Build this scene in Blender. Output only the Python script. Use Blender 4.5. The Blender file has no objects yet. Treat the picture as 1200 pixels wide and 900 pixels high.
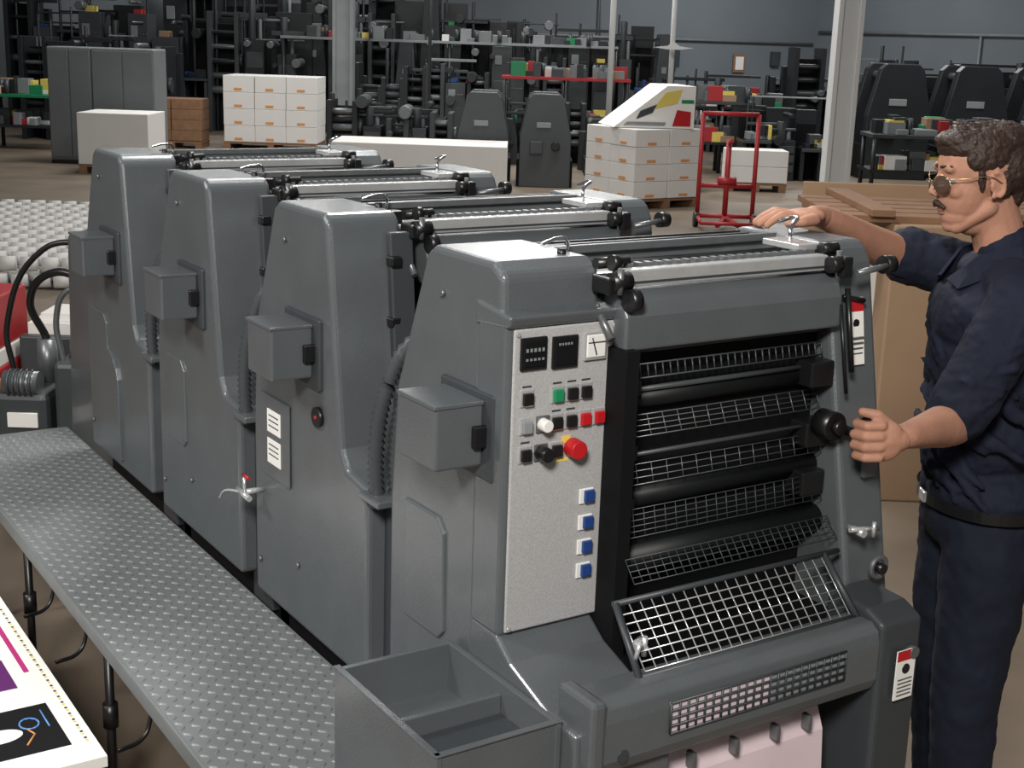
import bpy, bmesh, math, random
from mathutils import Vector, Matrix
random.seed(7)
FZ=-0.12           # floor level
SC=bpy.context.scene
SC.view_settings.view_transform='Standard'
COL=bpy.context.collection

# ------------------------------------------------------------ materials
def mat(name,col,rough=.5,metal=0.,var=.0,scale=20.,bump=0.,bscale=200.,spec=.5,coat=0.,sss=0.):
    m=bpy.data.materials.new(name);m.use_nodes=True;nt=m.node_tree;b=nt.nodes['Principled BSDF']
    b.inputs['Base Color'].default_value=(*col,1);b.inputs['Roughness'].default_value=rough
    b.inputs['Metallic'].default_value=metal;b.inputs['Specular IOR Level'].default_value=spec
    b.inputs['Coat Weight'].default_value=coat;b.inputs['Coat Roughness'].default_value=.15
    if sss:b.inputs['Subsurface Weight'].default_value=sss;b.inputs['Subsurface Scale'].default_value=.01
    tc=nt.nodes.new('ShaderNodeTexCoord')
    n=nt.nodes.new('ShaderNodeTexNoise');n.inputs['Scale'].default_value=scale;n.inputs['Detail'].default_value=5
    nt.links.new(tc.outputs['Object'],n.inputs['Vector'])
    mx=nt.nodes.new('ShaderNodeMix');mx.data_type='RGBA'
    mx.inputs[6].default_value=(*[max(0,c*(1-var)) for c in col],1);mx.inputs[7].default_value=(*[min(1,c*(1+var)) for c in col],1)
    nt.links.new(n.outputs['Fac'],mx.inputs[0]);nt.links.new(mx.outputs[2],b.inputs['Base Color'])
    if bump>0:
        n2=nt.nodes.new('ShaderNodeTexNoise');n2.inputs['Scale'].default_value=bscale;n2.inputs['Detail'].default_value=3
        nt.links.new(tc.outputs['Object'],n2.inputs['Vector'])
        bp=nt.nodes.new('ShaderNodeBump');bp.inputs['Strength'].default_value=bump;bp.inputs['Distance'].default_value=.002
        nt.links.new(n2.outputs['Fac'],bp.inputs['Height']);nt.links.new(bp.outputs[0],b.inputs['Normal'])
    return m
M={}
M['paint']=mat('press_paint',(.118,.132,.142),.34,.3,.16,9,.3,260,.5,.3)
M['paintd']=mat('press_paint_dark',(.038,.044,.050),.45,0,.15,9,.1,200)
M['paintl']=mat('press_paint_light',(.22,.235,.245),.35,.1,.1,9,.1,200)
M['panel']=mat('panel_speckle',(.38,.38,.385),.55,0,.35,300,.2,400)
M['black']=mat('black_plastic',(.008,.008,.009),.35,0,.2)
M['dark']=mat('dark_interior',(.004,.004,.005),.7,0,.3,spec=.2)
M['rubber']=mat('rubber_roller',(.005,.006,.007),.5,0,.3,spec=.3)
M['steel']=mat('steel',(.62,.63,.64),.26,.55,.15,40)
M['steeld']=mat('dark_steel',(.18,.19,.2),.36,.6,.2,40)
M['chrome']=mat('chrome',(.8,.8,.82),.12,1)
M['tread']=mat('tread_plate',(.215,.232,.24),.42,.3,.18,14,.1,150)
M['white']=mat('white_plastic',(.75,.75,.73),.5,0,.04)
M['paper']=mat('white_paper',(.8,.79,.76),.75,0,.04,4)
M['carton']=mat('white_carton',(.74,.73,.71),.7,0,.05,3)
M['red']=mat('red_plastic',(.45,.01,.015),.4)
M['redp']=mat('red_paint',(.38,.02,.025),.45,0,.15)
M['green']=mat('green_plastic',(.01,.22,.09),.4)
M['blue']=mat('blue_plastic',(.015,.05,.2),.4)
M['orange']=mat('orange_label',(.7,.3,.09),.6)
M['yellow']=mat('yellow_ink',(.7,.55,.12),.6)
M['kraft']=mat('kraft_cardboard',(.34,.22,.135),.8,0,.1,6)
M['wood']=mat('wood',(.24,.13,.07),.75,0,.35,12)
M['floor']=mat('concrete_floor',(.185,.145,.108),.5,0,.5,1.7,.15,30)
M['wall']=mat('wall_paint',(.15,.172,.19),.85,0,.14,.6)
M['col']=mat('column_paint',(.62,.63,.63),.6,0,.06,2)
M['grey']=mat('grey_cabinet',(.15,.165,.175),.5,0,.1,4)
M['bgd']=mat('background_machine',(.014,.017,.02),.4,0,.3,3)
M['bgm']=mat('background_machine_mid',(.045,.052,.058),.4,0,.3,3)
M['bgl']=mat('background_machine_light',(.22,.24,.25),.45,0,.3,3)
M['skin']=mat('skin',(.40,.205,.14),.6,0,.2,22,.35,160,sss=.1,spec=.3)
M['lip']=mat('lip',(.27,.11,.085),.5)
M['hair']=mat('hair_brown',(.028,.013,.008),.6,0,.6,70,1.0,200)
M['navy']=mat('navy_shirt',(.008,.011,.025),.85,0,.35,12,.7,60,spec=.3)
M['navy2']=mat('navy_trousers',(.007,.010,.021),.85,0,.3,9,.5,60,spec=.3)
M['lens']=mat('tinted_lens',(.075,.045,.03),.12,0,0)
M['gold']=mat('gold_wire',(.5,.36,.2),.3,1)
M['purple']=mat('purple_ink',(.1,.01,.12),.5)
M['magenta']=mat('magenta_ink',(.45,.02,.18),.5)
M['ltblue']=mat('light_blue_ink',(.12,.3,.7),.5)
M['pinkish']=mat('printed_pink',(.66,.54,.58),.6,0,.15,8)

# ------------------------------------------------------------ helpers
def empty(name):
    e=bpy.data.objects.new(name,None);COL.objects.link(e);e.empty_display_size=.1;return e
def obj(name,bm,m,parent=None,bev=0,smooth=False,seg=2):
    me=bpy.data.meshes.new(name);bm.normal_update();bm.to_mesh(me);bm.free()
    me.materials.append(M[m] if isinstance(m,str) else m)
    o=bpy.data.objects.new(name,me);COL.objects.link(o)
    if parent: o.parent=parent
    if smooth:
        for p in me.polygons:p.use_smooth=True
    if bev>0:
        b=o.modifiers.new('bev','BEVEL');b.width=bev;b.segments=seg;b.limit_method='ANGLE';b.angle_limit=.6
        b.harden_normals=False
    return o
def bx(bm,x,y,z):
    vs=[bm.verts.new((X,Y,Z)) for X in x for Y in y for Z in z]
    for f in ((0,1,3,2),(4,6,7,5),(0,4,5,1),(2,3,7,6),(0,2,6,4),(1,5,7,3)):
        bm.faces.new([vs[i] for i in f])
    return vs
def box(name,par,m,x,y,z,bev=.003):
    bm=bmesh.new();bx(bm,x,y,z);bmesh.ops.recalc_face_normals(bm,faces=bm.faces);return obj(name,bm,m,par,bev)
def boxes(name,par,m,lst,bev=0):
    bm=bmesh.new()
    for b in lst:bx(bm,*b)
    bmesh.ops.recalc_face_normals(bm,faces=bm.faces);return obj(name,bm,m,par,bev)
def addprism(bm,prof,x0,x1,axis='x'):
    def P(a,b,c): return (c,a,b) if axis=='x' else ((a,c,b) if axis=='y' else (a,b,c))
    A=[bm.verts.new(P(a,b,x0)) for a,b in prof];B=[bm.verts.new(P(a,b,x1)) for a,b in prof]
    bm.faces.new(A);bm.faces.new(B[::-1]);n=len(prof)
    for i in range(n):bm.faces.new([A[i],B[i],B[(i+1)%n],A[(i+1)%n]])
def prism(name,par,m,prof,x0,x1,bev=.006,axis='x',seg=3):
    bm=bmesh.new();addprism(bm,prof,x0,x1,axis)
    bmesh.ops.recalc_face_normals(bm,faces=bm.faces);return obj(name,bm,m,par,bev,seg=seg)
def frame(d):
    d=d.normalized();a=Vector((0,0,1)) if abs(d.z)<.95 else Vector((1,0,0))
    s=d.cross(a).normalized();return s,s.cross(d).normalized()
def addcyl(bm,p0,p1,r0,r1=None,n=20):
    p0=Vector(p0);p1=Vector(p1);r1=r0 if r1 is None else r1;s,t=frame(p1-p0)
    A=[];B=[]
    for i in range(n):
        a=2*math.pi*i/n;v=s*math.cos(a)+t*math.sin(a);A.append(bm.verts.new(p0+v*r0));B.append(bm.verts.new(p1+v*r1))
    bm.faces.new(A);bm.faces.new(B[::-1])
    for i in range(n):
        f=bm.faces.new([A[i],B[i],B[(i+1)%n],A[(i+1)%n]]);f.smooth=True
def cyl(name,par,m,p0,p1,r0,r1=None,n=24,bev=0):
    bm=bmesh.new();addcyl(bm,p0,p1,r0,r1,n);bmesh.ops.recalc_face_normals(bm,faces=bm.faces);return obj(name,bm,m,par,bev)
def cyls(name,par,m,lst,n=16):
    bm=bmesh.new()
    for c in lst:addcyl(bm,*c,n=n)
    bmesh.ops.recalc_face_normals(bm,faces=bm.faces);return obj(name,bm,m,par)
def bars(name,par,m,lst):
    bm=bmesh.new()
    for p0,p1,w in lst:addcyl(bm,p0,p1,w,n=5)
    bmesh.ops.recalc_face_normals(bm,faces=bm.faces);return obj(name,bm,m,par)
def tube(name,par,m,pts,r):
    c=bpy.data.curves.new(name,'CURVE');c.dimensions='3D';c.bevel_depth=r;c.bevel_resolution=3;c.resolution_u=8
    s=c.splines.new('BEZIER');s.bezier_points.add(len(pts)-1)
    for i,p in enumerate(pts):
        s.bezier_points[i].co=p;s.bezier_points[i].handle_left_type=s.bezier_points[i].handle_right_type='AUTO'
    c.materials.append(M[m]);c.use_fill_caps=True
    o=bpy.data.objects.new(name,c);COL.objects.link(o);o.parent=par;return o
def corr(name,par,m,pts,r,step=.006):
    P=[Vector(p) for p in pts];P=[P[0]*2-P[1]]+P+[P[-1]*2-P[-2]];C=[]
    for i in range(1,len(P)-2):
        for k in range(30):
            t=k/30;a,b,c,d=P[i-1],P[i],P[i+1],P[i+2]
            C.append(.5*((2*b)+(c-a)*t+(2*a-5*b+4*c-d)*t*t+(3*b-a-3*c+d)*t**3))
    out=[C[0]];last=C[0]
    for q in C[1:]:
        if (q-last).length>=step:out.append(q);last=q
    bm=bmesh.new();prev=None
    for j,q in enumerate(out):
        d=(out[min(j+1,len(out)-1)]-out[max(j-1,0)]);s,t=frame(d)
        rr=r*(1.0 if j%2 else .72)
        ring=[bm.verts.new(q+(s*math.cos(2*math.pi*i/12)+t*math.sin(2*math.pi*i/12))*rr) for i in range(12)]
        if prev:
            for i in range(12):
                f=bm.faces.new([prev[i],ring[i],ring[(i+1)%12],prev[(i+1)%12]]);f.smooth=True
        prev=ring
    return obj(name,bm,m,par)
def ell(bm,c,r,rot=None,sub=3):
    mt=Matrix.Translation(Vector(c))@(rot.to_4x4() if rot else Matrix.Identity(4))@Matrix.Diagonal((*r,1))
    bmesh.ops.create_icosphere(bm,subdivisions=sub,radius=1,matrix=mt)
def blob(name,par,m,prims,vox=.008,it=6,xf=None,disp=0,dscale=.02,fac=.5,disp2=0,d2=.03):
    bm=bmesh.new()
    for p in prims:
        if p[0]=='e':ell(bm,p[1],p[2],p[3] if len(p)>3 else None)
        else:
            _,a,b,ra,rb=p;addcyl(bm,a,b,ra,rb,n=20);ell(bm,a,(ra,)*3,sub=2);ell(bm,b,(rb,)*3,sub=2)
    bmesh.ops.recalc_face_normals(bm,faces=bm.faces)
    if xf:bm.transform(xf)
    o=obj(name,bm,m,par,smooth=True)
    r=o.modifiers.new('r','REMESH');r.mode='VOXEL';r.voxel_size=vox;r.use_smooth_shade=True
    s=o.modifiers.new('s','SMOOTH');s.factor=fac;s.iterations=it
    for dd,sc in ((disp,dscale),(disp2,d2)):
        if dd:
            t=bpy.data.textures.new(name+'_t','CLOUDS');t.noise_scale=sc
            d=o.modifiers.new('d','DISPLACE');d.texture=t;d.strength=dd;d.texture_coords='GLOBAL'
    return o

# ------------------------------------------------------------ camera
H=1.80;q=(1.5941,.5804,.248,.0334)
sa,ca,sp,cp,sr,cr=math.sin(q[1]),math.cos(q[1]),math.sin(q[2]),math.cos(q[2]),math.sin(q[3]),math.cos(q[3])
Fv=Vector((sa*cp,ca*cp,-sp));R0=Vector((ca,-sa,0));D0=Vector((sa,ca,0));U0=Vector((sa*sp,ca*sp,cp))
Rv=R0*cr+U0*sr;Uv=U0*cr-R0*sr
cam=bpy.data.cameras.new('camera');cam.sensor_width=36;cam.lens=q[0]*1000*36/1200;cam.clip_end=200
co=bpy.data.objects.new('camera',cam);COL.objects.link(co)
mm=Matrix((Rv,Uv,-Fv)).transposed().to_4x4();mm.translation=(0,0,H);co.matrix_world=mm;SC.camera=co

# hall frame: u across the aisle, h down the aisle (a frame turned 33 deg from the press axis)
def hp(u,h,z=0):return R0*u+D0*h+Vector((0,0,z))
HM=Matrix((R0,D0,Vector((0,0,1)))).transposed().to_4x4()

# ------------------------------------------------------------ room
boxes('floor',None,'floor',[((-8,31),(-8,31),(FZ-.1,FZ))])
boxes('wall_back',None,'wall',[((-8,31),(30,30.2),(FZ,6))])
boxes('wall_right',None,'wall',[((30,30.2),(-8,30),(FZ,6))])

# ------------------------------------------------------------ press
press=empty('offset_printing_press')
S=.692
def unit(i):
    o=i*S
    Y=lambda L:[(a+o,b) for a,b in L]
    n='unit%d_'%(i+1)
    if i:
        prism(n+'side_cover',press,'paint',Y([(2.256,.47),(2.256,.92),(2.235,1.15),(2.125,1.425),(2.10,1.44),(1.87,1.44),(1.85,1.42),(1.785,.955),(1.76,.915),(1.66,.90),(1.66,.47)]),1.2,1.37,.012)
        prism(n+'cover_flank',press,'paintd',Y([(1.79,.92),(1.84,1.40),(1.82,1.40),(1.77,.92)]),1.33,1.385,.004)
        boxes(n+'flank_lock',press,'black',[((1.325,1.35),(1.80+o,1.83+o),(z,z+.022)) for z in (1.33,1.2)],.004)
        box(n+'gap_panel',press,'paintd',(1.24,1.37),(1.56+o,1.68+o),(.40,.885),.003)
        for k,dx in enumerate((0,.034)):
            corr(n+'conduit_%d'%k,press,'bgm',[(1.212+dx,1.640+o-dx*.6,.87),(1.207+dx,1.638+o-dx*.6,.98),(1.212+dx,1.622+o-dx*.6,1.09),(1.24+dx,1.60+o-dx*.6,1.19),(1.29+dx,1.56+o-dx*.6,1.26)],.0175,.0065)
        box(n+'conduit_bracket',press,'paint',(1.185,1.29),(1.585+o,1.672+o),(.885,.90),.003)
    else:
        prism(n+'side_cover',press,'paint',[(2.256,.47),(2.256,.92),(2.235,1.15),(2.125,1.425),(2.10,1.44),(1.90,1.44),(1.868,1.42),(1.862,1.30),(1.93,1.30),(1.93,.47)],1.2,1.40,.012)
    box(n+'base_frame',press,'dark',(1.26,1.93),((1.5 if i else 1.9)+o,2.25+o),(FZ,.47),.003)
    box(n+'base_rail',press,'paintd',(1.215,1.26),((1.6 if i else 1.9)+o,2.25+o),(FZ,.30),.003)
    prism(n+'far_housing',press,'paint',Y([(1.86,1.425),(1.845,1.40),(1.71,.70),(1.70,.2),(2.256,.2),(2.256,1.15),(2.13,1.425),(2.11,1.44),(1.88,1.44)]),1.93,2.05,.012)
    box(n+'junction_box',press,'paint',(1.095,1.19),(1.90+o,2.03+o),(1.085,1.20),.005)
    box(n+'junction_box_lid',press,'paint',(1.092,1.19),(1.898+o,2.033+o),(1.194,1.202),.002)
    box(n+'junction_box_plate',press,'paintd',(1.19,1.203),(1.87+o,2.05+o),(1.06,1.215),.004)
    boxes(n+'box_clip',press,'black',[((1.165,1.2),(1.888+o,1.90+o),(1.12,1.16))],.003)
    if i!=1:prism(n+'access_plate',press,'paint',Y([(2.185,.70),(2.185,.94),(2.06,.94),(2.035,.915),(2.03,.72),(2.05,.70)]),1.194,1.204,.004)
    cyls(n+'screws',press,'steeld',[((1.193,y+o,z),(1.2,y+o,z),.006) for y,z in ((2.22,.56),(2.0,.62),(2.06,1.36))])
    # top mechanism
    prism(n+'top_cover',press,'paint',Y([(2.14,1.38),(2.12,1.425),(2.02,1.435),(2.01,1.40)]),1.36,1.94,.006)
    boxes(n+'trough',press,'dark',[((1.36,1.94),(1.88+o,2.02+o),(1.25,1.345)),((1.36,1.94),(2.17+o,2.2+o),(.3,1.36))])
    cyls(n+'rollers',press,'rubber',[((1.37,1.985+o,1.385),(1.94,1.985+o,1.385),.028),((1.37,1.90+o,1.36),(1.94,1.90+o,1.36),.03)])
    cyls(n+'oscillator',press,'steel',[((1.37,1.945+o,1.395),(1.94,1.945+o,1.395),.012)])
    box(n+'duct_blade',press,'steel',(1.42,1.91),(1.828+o,1.856+o),(1.392,1.422),.003)
    box(n+'duct_lip',press,'paintl',(1.42,1.91),(1.856+o,1.872+o),(1.40,1.41),.002)
    boxes(n+'duct_groove',press,'paintd',[((1.43,1.90),(1.8265+o,1.829+o),(1.398,1.402))])
    boxes(n+'ink_keys',press,'steeld',[((1.43+k*.022,1.441+k*.022),(1.858+o,1.874+o),(1.41,1.428)) for k in range(22)])
    box(n+'rear_rail',press,'steeld',(1.37,1.94),(2.0+o,2.012+o),(1.425,1.44),.002)
    boxes(n+'top_strips',press,'black',[((1.45,1.90),(2.04+o,2.05+o),(1.434,1.437)),((1.40,1.92),(2.09+o,2.096+o),(1.43,1.434))])
    prism(n+'front_guard',press,'paint',Y([(1.80,1.285),(1.80,1.345),(1.812,1.372),(1.835,1.385),(1.87,1.385),(1.87,1.285)]),1.41,1.93,.006)
    cyls(n+'knobs',press,'black',[((1.385,1.82+o,1.405),(1.425,1.82+o,1.405),.017),((1.41,1.80+o,1.375),(1.43,1.80+o,1.375),.020),
        ((1.90,1.815+o,1.405),(1.925,1.815+o,1.405),.016),((2.03,1.80+o,1.40),(2.055,1.80+o,1.40),.018),((1.39,1.87+o,1.43),(1.46,1.87+o,1.43),.010),
        ((1.36,1.93+o,1.43),(1.36,1.93+o,1.45),.008),((1.91,1.85+o,1.43),(1.95,1.85+o,1.43),.012),((1.40,1.84+o,1.435),(1.415,1.84+o,1.435),.014)])
    boxes(n+'bearing_blocks',press,'black',[((1.375,1.405),(1.81+o,1.86+o),(1.385,1.415)),((1.925,1.95),(1.80+o,1.86+o),(1.38,1.42)),((1.38,1.42),(1.93+o,1.96+o),(1.40,1.43))],.004)
    cyls(n+'link_pins',press,'steeld',[((1.40,1.81+o,1.385),(1.40,1.81+o,1.43),.006),((1.93,1.82+o,1.37),(1.93,1.82+o,1.43),.006),((1.38,1.85+o,1.36),(1.38,1.80+o,1.31),.007),((1.95,1.79+o,1.39),(2.04,1.79+o,1.40),.006)])
    tube(n+'hook_a',press,'chrome',[(1.40,1.98+o,1.42),(1.40,1.97+o,1.455),(1.37,1.96+o,1.462),(1.33,1.95+o,1.455)],.0035)
    tube(n+'hook_b',press,'chrome',[(1.90,1.92+o,1.42),(1.895,1.92+o,1.46),(1.93,1.94+o,1.478),(1.93,1.99+o,1.465)],.004)
    box(n+'latch_plate',press,'steel',(1.87,1.95),(1.87+o,1.97+o),(1.425,1.437),.002)
    cyls(n+'impression_cylinders',press,'rubber',[((1.38,2.06+o,1.17),(1.93,2.06+o,1.17),.10),((1.38,2.05+o,.93),(1.93,2.05+o,.93),.11),((1.38,1.97+o,.72),(1.93,1.97+o,.72),.08)],n=40)
for i in range(4):unit(i)
def plate_side(name,y0,y1,z0,z1,m,x=1.198,t=.004):box(name,press,m,(x-t,x),(y0,y1),(z0,z1),.0015)
plate_side('tag_frame',2.73,2.90,.79,.985,'paint');plate_side('tag_white_a',2.775,2.85,.90,.955,'paper',1.194,.002);plate_side('tag_white_b',2.775,2.85,.825,.885,'paper',1.194,.002)
boxes('tag_text',press,'paintd',[((1.1915,1.1925),(2.785,2.84),(z,z+.003)) for z in (.94,.928,.915,.87,.858,.846)])
cyl('dial',press,'black',(1.19,2.58,1.0),(1.2,2.58,1.0),.022);cyl('dial_centre',press,'redp',(1.188,2.58,1.0),(1.2,2.58,1.0),.004)
pr=[(3.80,.50),(3.80,.72)]+[(3.90+.10*-math.cos(t*math.pi/10),.72+.12*math.sin(t*math.pi/10)) for t in range(1,10)]+[(4.0,.72),(4.0,.50)]
prism('arched_door',press,'paint',[(a+.2,b) for a,b in pr],1.19,1.204,.003)
cyls('tap',press,'steel',[((1.2,2.90,.74),(1.15,2.90,.74),.007),((1.15,2.93,.74),(1.15,2.86,.735),.007),((1.15,2.89,.74),(1.15,2.89,.78),.004)])
cyl('tap_handle',press,'redp',(1.15,2.90,.785),(1.15,2.86,.785),.004)
tube('tap_rod',press,'steel',[(1.15,2.9,.74),(1.13,2.96,.73),(1.13,3.0,.70)],.003)

# --- control column on front unit
box('control_cabinet',press,'paint',(1.194,1.425),(1.842,1.935),(.785,1.357),.008)
box('control_panel',press,'panel',(1.206,1.418),(1.836,1.842),(.793,1.335),.003)
prism('control_hood',press,'paint',[(1.835,1.337),(1.828,1.358),(1.94,1.372),(1.94,1.33)],1.192,1.43,.006)
fy=1.836
def pb(name,m,x,z,w,h,t=.006,y=fy,bev=.0015):return box(name,press,m,(x-w/2,x+w/2),(y-t,y),(z-h/2,z+h/2),bev)
def kn(name,m,x,z,r,t,y=fy):return cyl(name,press,m,(x,y,z),(x,y-t,z),r,r*.9,n=24,bev=.002)
for k,(x,z,w) in enumerate(((1.243,1.293,.052),(1.307,1.290,.052),(1.370,1.295,.046))):
    pb('meter_frame_%d'%k,'black' if k<2 else 'steel',x,z,w,w+.004,.006)
    pb('meter_face_%d'%k,'dark' if k<2 else 'white',x,z,w*.84,w*.86,.008)
boxes('counter_digits',press,'bgl',[((1.225+j*.008,1.229+j*.008),(fy-.0095,fy-.008),(1.297,1.303)) for j in range(5)]+[((1.225+j*.008,1.229+j*.008),(fy-.0095,fy-.008),(1.282,1.286)) for j in range(5)])
boxes('counter_digits_b',press,'bgl',[((1.291+j*.006,1.294+j*.006),(fy-.0095,fy-.008),(1.303,1.307)) for j in range(5)])
bars('meter_needle',press,'black',[((1.37,fy-.009,1.28),(1.36,fy-.009,1.31),.0012),((1.352,fy-.009,1.302),(1.388,fy-.009,1.302),.001)])
r1,r2,r3=1.216,1.167,1.117
def button(x,z,m,fr='steel'):
    pb('button_frame',fr,x,z,.027,.03,.003);pb('button_cap',m,x,z-.001,.019,.021,.010)
for x,m in ((1.234,'black'),(1.296,'green'),(1.326,'black'),(1.355,'black')):button(x,r1,m)
for x,m in ((1.234,'bgl'),(1.296,'black'),(1.326,'black'),(1.356,'red'),(1.386,'red')):button(x,r2,m)
for x,m in ((1.234,'black'),(1.298,'black')):button(x,r3,m)
pb('knob_plate_a','steeld',1.268,r2,.027,.03,.004);kn('white_knob','white',1.267,r2,.012,.022)
pb('knob_plate_b','steeld',1.266,r3,.027,.03,.004);kn('black_knob','black',1.266,r3,.014,.028)
kn('stop_stem','steeld',1.332,r3,.010,.02);kn('emergency_stop','red',1.332,r3,.018,.026)
boxes('yellow_label',press,'yellow',[((1.31,1.328),(fy-.001,fy),(1.127,1.14)),((1.30,1.325),(fy-.001,fy),(1.094,1.10))])
for x,z in ((1.234,r1+.02),(1.296,r1+.02),(1.326,r1+.02),(1.356,r1+.02),(1.296,r2+.02),(1.326,r2+.02),(1.234,r3+.021)):
    boxes('button_text',press,'paintd',[((x-.009,x+.009),(fy-.0008,fy),(z-.0015,z+.0015))])
for z in (1.023,.974,.928,.883):
    pb('rocker_base','white',1.367,z,.030,.028,.004);pb('rocker_blue','blue',1.371,z,.020,.022,.010)
cyls('panel_screws',press,'steel',[((x,fy-.003,z),(x,fy,z),.004) for x in (1.213,1.411) for z in (.80,1.327)])

# --- lower front structure
prism('front_wedge',press,'paint',[(1.935,.79),(1.85,.79),(1.80,.755),(1.68,.715),(1.60,.71),(1.60,.30),(1.935,.30)],1.194,1.40,.008)
prism('front_beam',press,'paint',[(1.66,.765),(1.60,.768),(1.58,.755),(1.575,.73),(1.575,.66),(1.585,.635),(1.66,.63)],1.22,1.875,.006)
box('beam_end_cap',press,'paint',(1.205,1.235),(1.57,1.67),(.60,.775),.008)
cyls('beam_badge',press,'paintd',[((1.275,1.5735,.665),(1.275,1.576,.665),.012)])
def grille(name,m,x0,x1,a,b,nx,ny,w=.0022):
    L=[]
    for j in range(ny+1):
        t=j/ny;y=a[0]+(b[0]-a[0])*t;z=a[1]+(b[1]-a[1])*t;L.append(((x0,y,z),(x1,y,z),w))
    for k in range(nx+1):
        x=x0+(x1-x0)*k/nx;L.append(((x,a[0],a[1]),(x,b[0],b[1]),w*.9))
    return bars(name,press,m,L)
boxes('beam_grille_recess',press,'pinkish',[((1.37,1.60),(1.5745,1.576),(.682,.738))]);boxes('beam_grille_recess_b',press,'bgl',[((1.60,1.78),(1.5745,1.576),(.682,.738))])
grille('beam_grille','paintd',1.37,1.78,(1.572,.738),(1.572,.682),22,4,.0026)
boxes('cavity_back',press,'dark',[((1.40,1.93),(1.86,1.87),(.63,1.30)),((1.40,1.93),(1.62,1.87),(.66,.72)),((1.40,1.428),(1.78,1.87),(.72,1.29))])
grille('feed_guard_grille','steel',1.365,1.855,(1.725,.855),(1.64,.768),20,7,.0015)
bars('feed_guard_rails',press,'paintd',[((1.355,1.725,.86),(1.90,1.725,.86),.006),((1.345,1.632,.763),(1.87,1.632,.763),.007),((1.36,1.725,.86),(1.345,1.63,.763),.007),((1.86,1.725,.86),(1.865,1.63,.763),.007)])
grille('ladder_a','bgm',1.44,1.92,(1.838,1.250),(1.832,1.226),28,1,.0018)
grille('ladder_b','steeld',1.43,1.92,(1.842,1.155),(1.825,1.12),14,4,.0012)
grille('ladder_c','steeld',1.43,1.92,(1.822,1.07),(1.812,1.035),14,3,.0010)
grille('ladder_d','bgm',1.43,1.92,(1.81,.99),(1.80,.94),20,5,.0011)
grille('ladder_e','bgm',1.42,1.92,(1.78,.91),(1.75,.875),26,4,.0011)
cyls('cavity_shafts',press,'bgm',[((1.42,1.835,1.205),(1.93,1.835,1.205),.005),((1.42,1.82,1.09),(1.93,1.82,1.09),.004),((1.42,1.84,1.275),(1.93,1.84,1.275),.004)])
cyls('cavity_rollers',press,'rubber',[((1.42,1.85,1.185),(1.93,1.85,1.185),.018),((1.42,1.85,1.00),(1.93,1.85,1.00),.022),((1.42,1.83,.89),(1.93,1.83,.89),.03)],n=30)
boxes('cavity_blocks',press,'black',[((1.865,1.925),(1.80,1.85),(z,z+.05)) for z in (1.05,1.17,.95)]+[((1.43,1.46),(1.81,1.85),(z,z+.03)) for z in (1.20,1.08,.98)],.004)
# right hand front parts
prism('front_right_leg',press,'paintd',[(1.72,.79),(1.62,.785),(1.575,.765),(1.565,FZ),(1.75,FZ)],1.875,1.985,.01)
cyls('handwheel',press,'black',[((1.90,1.80,1.10),(1.90,1.76,1.10),.028),((1.90,1.76,1.10),(1.90,1.745,1.10),.014)])
bars('link_rods',press,'black',[((1.94,1.80,1.36),(1.945,1.775,1.2),.006),((1.925,1.80,1.33),(1.93,1.77,1.16),.004),((1.95,1.82,1.34),(2.0,1.81,1.33),.005)])
cyls('clamps',press,'steel',[((1.93,1.73,.90),(1.93,1.69,.90),.008),((1.90,1.70,.91),(1.98,1.70,.90),.005),((1.955,1.69,.89),(1.955,1.69,.92),.004),((1.40,1.69,.80),(1.36,1.67,.80),.009),((1.385,1.67,.78),(1.385,1.67,.815),.005),((1.35,1.65,.79),(1.36,1.65,.82),.004)])
bpy.ops.mesh.primitive_torus_add(location=(1.985,1.695,.82),rotation=(math.pi/2,0,0),major_radius=.02,minor_radius=.006)
t=bpy.context.object;t.name='spring_ring';t.parent=press;t.data.materials.append(M['steeld'])
cyl('spring_hub',press,'black',(1.985,1.705,.82),(1.985,1.68,.82),.01)
cyls('foot_hub',press,'steeld',[((1.955,1.56,.70),(1.955,1.575,.70),.012)])
def wl(n,x,z,w,h,y,sl=0):
    prism(n,press,'paper',[(y-.003,z-h/2),(y,z-h/2),(y+sl,z+h/2),(y+sl-.003,z+h/2)],x-w/2,x+w/2,0)
    prism(n+'_red',press,'red',[(y+sl*.8-.004,z+h*.3),(y+sl*.8-.003,z+h*.3),(y+sl-.003,z+h/2),(y+sl-.004,z+h/2)],x-w/2,x+w/2,0)
    cyls(n+'_icon',press,'black',[((x,y+sl*.65-.0045,z+h*.12),(x,y+sl*.65,z+h*.12),w*.2)])
    boxes(n+'_text',press,'steeld',[((x-w*.38,x+w*.38),(y+sl*.2-.0045,y+sl*.5),(z-h*.42+k*h*.08,z-h*.40+k*h*.08)) for k in range(5)])
wl('warning_label',1.985,1.27,.042,.13,1.803,.0195)
wl('warning_label_b',1.935,.66,.05,.10,1.565,0)
box('info_plate',press,'steeld',(1.975,2.01),(1.745,1.755),(.99,1.03),.001)
LX,LY,LZ=1.940,1.715,1.085
cyls('operating_lever',press,'black',[((LX,1.80,LZ),(LX,LY,LZ),.010),((LX,LY,LZ-.045),(LX,LY,LZ+.045),.013)])
prism('delivery_sheet',press,'pinkish',[(1.66,.62),(1.63,.55),(1.62,.42),(1.623,.42),(1.633,.55),(1.66,.61)],1.28,1.80,0)
boxes('sheet_clips',press,'steeld',[((x,x+.010),(1.61,1.63),(.57,.60)) for x in (1.36,1.46,1.56,1.66,1.74)],.002)
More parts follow.
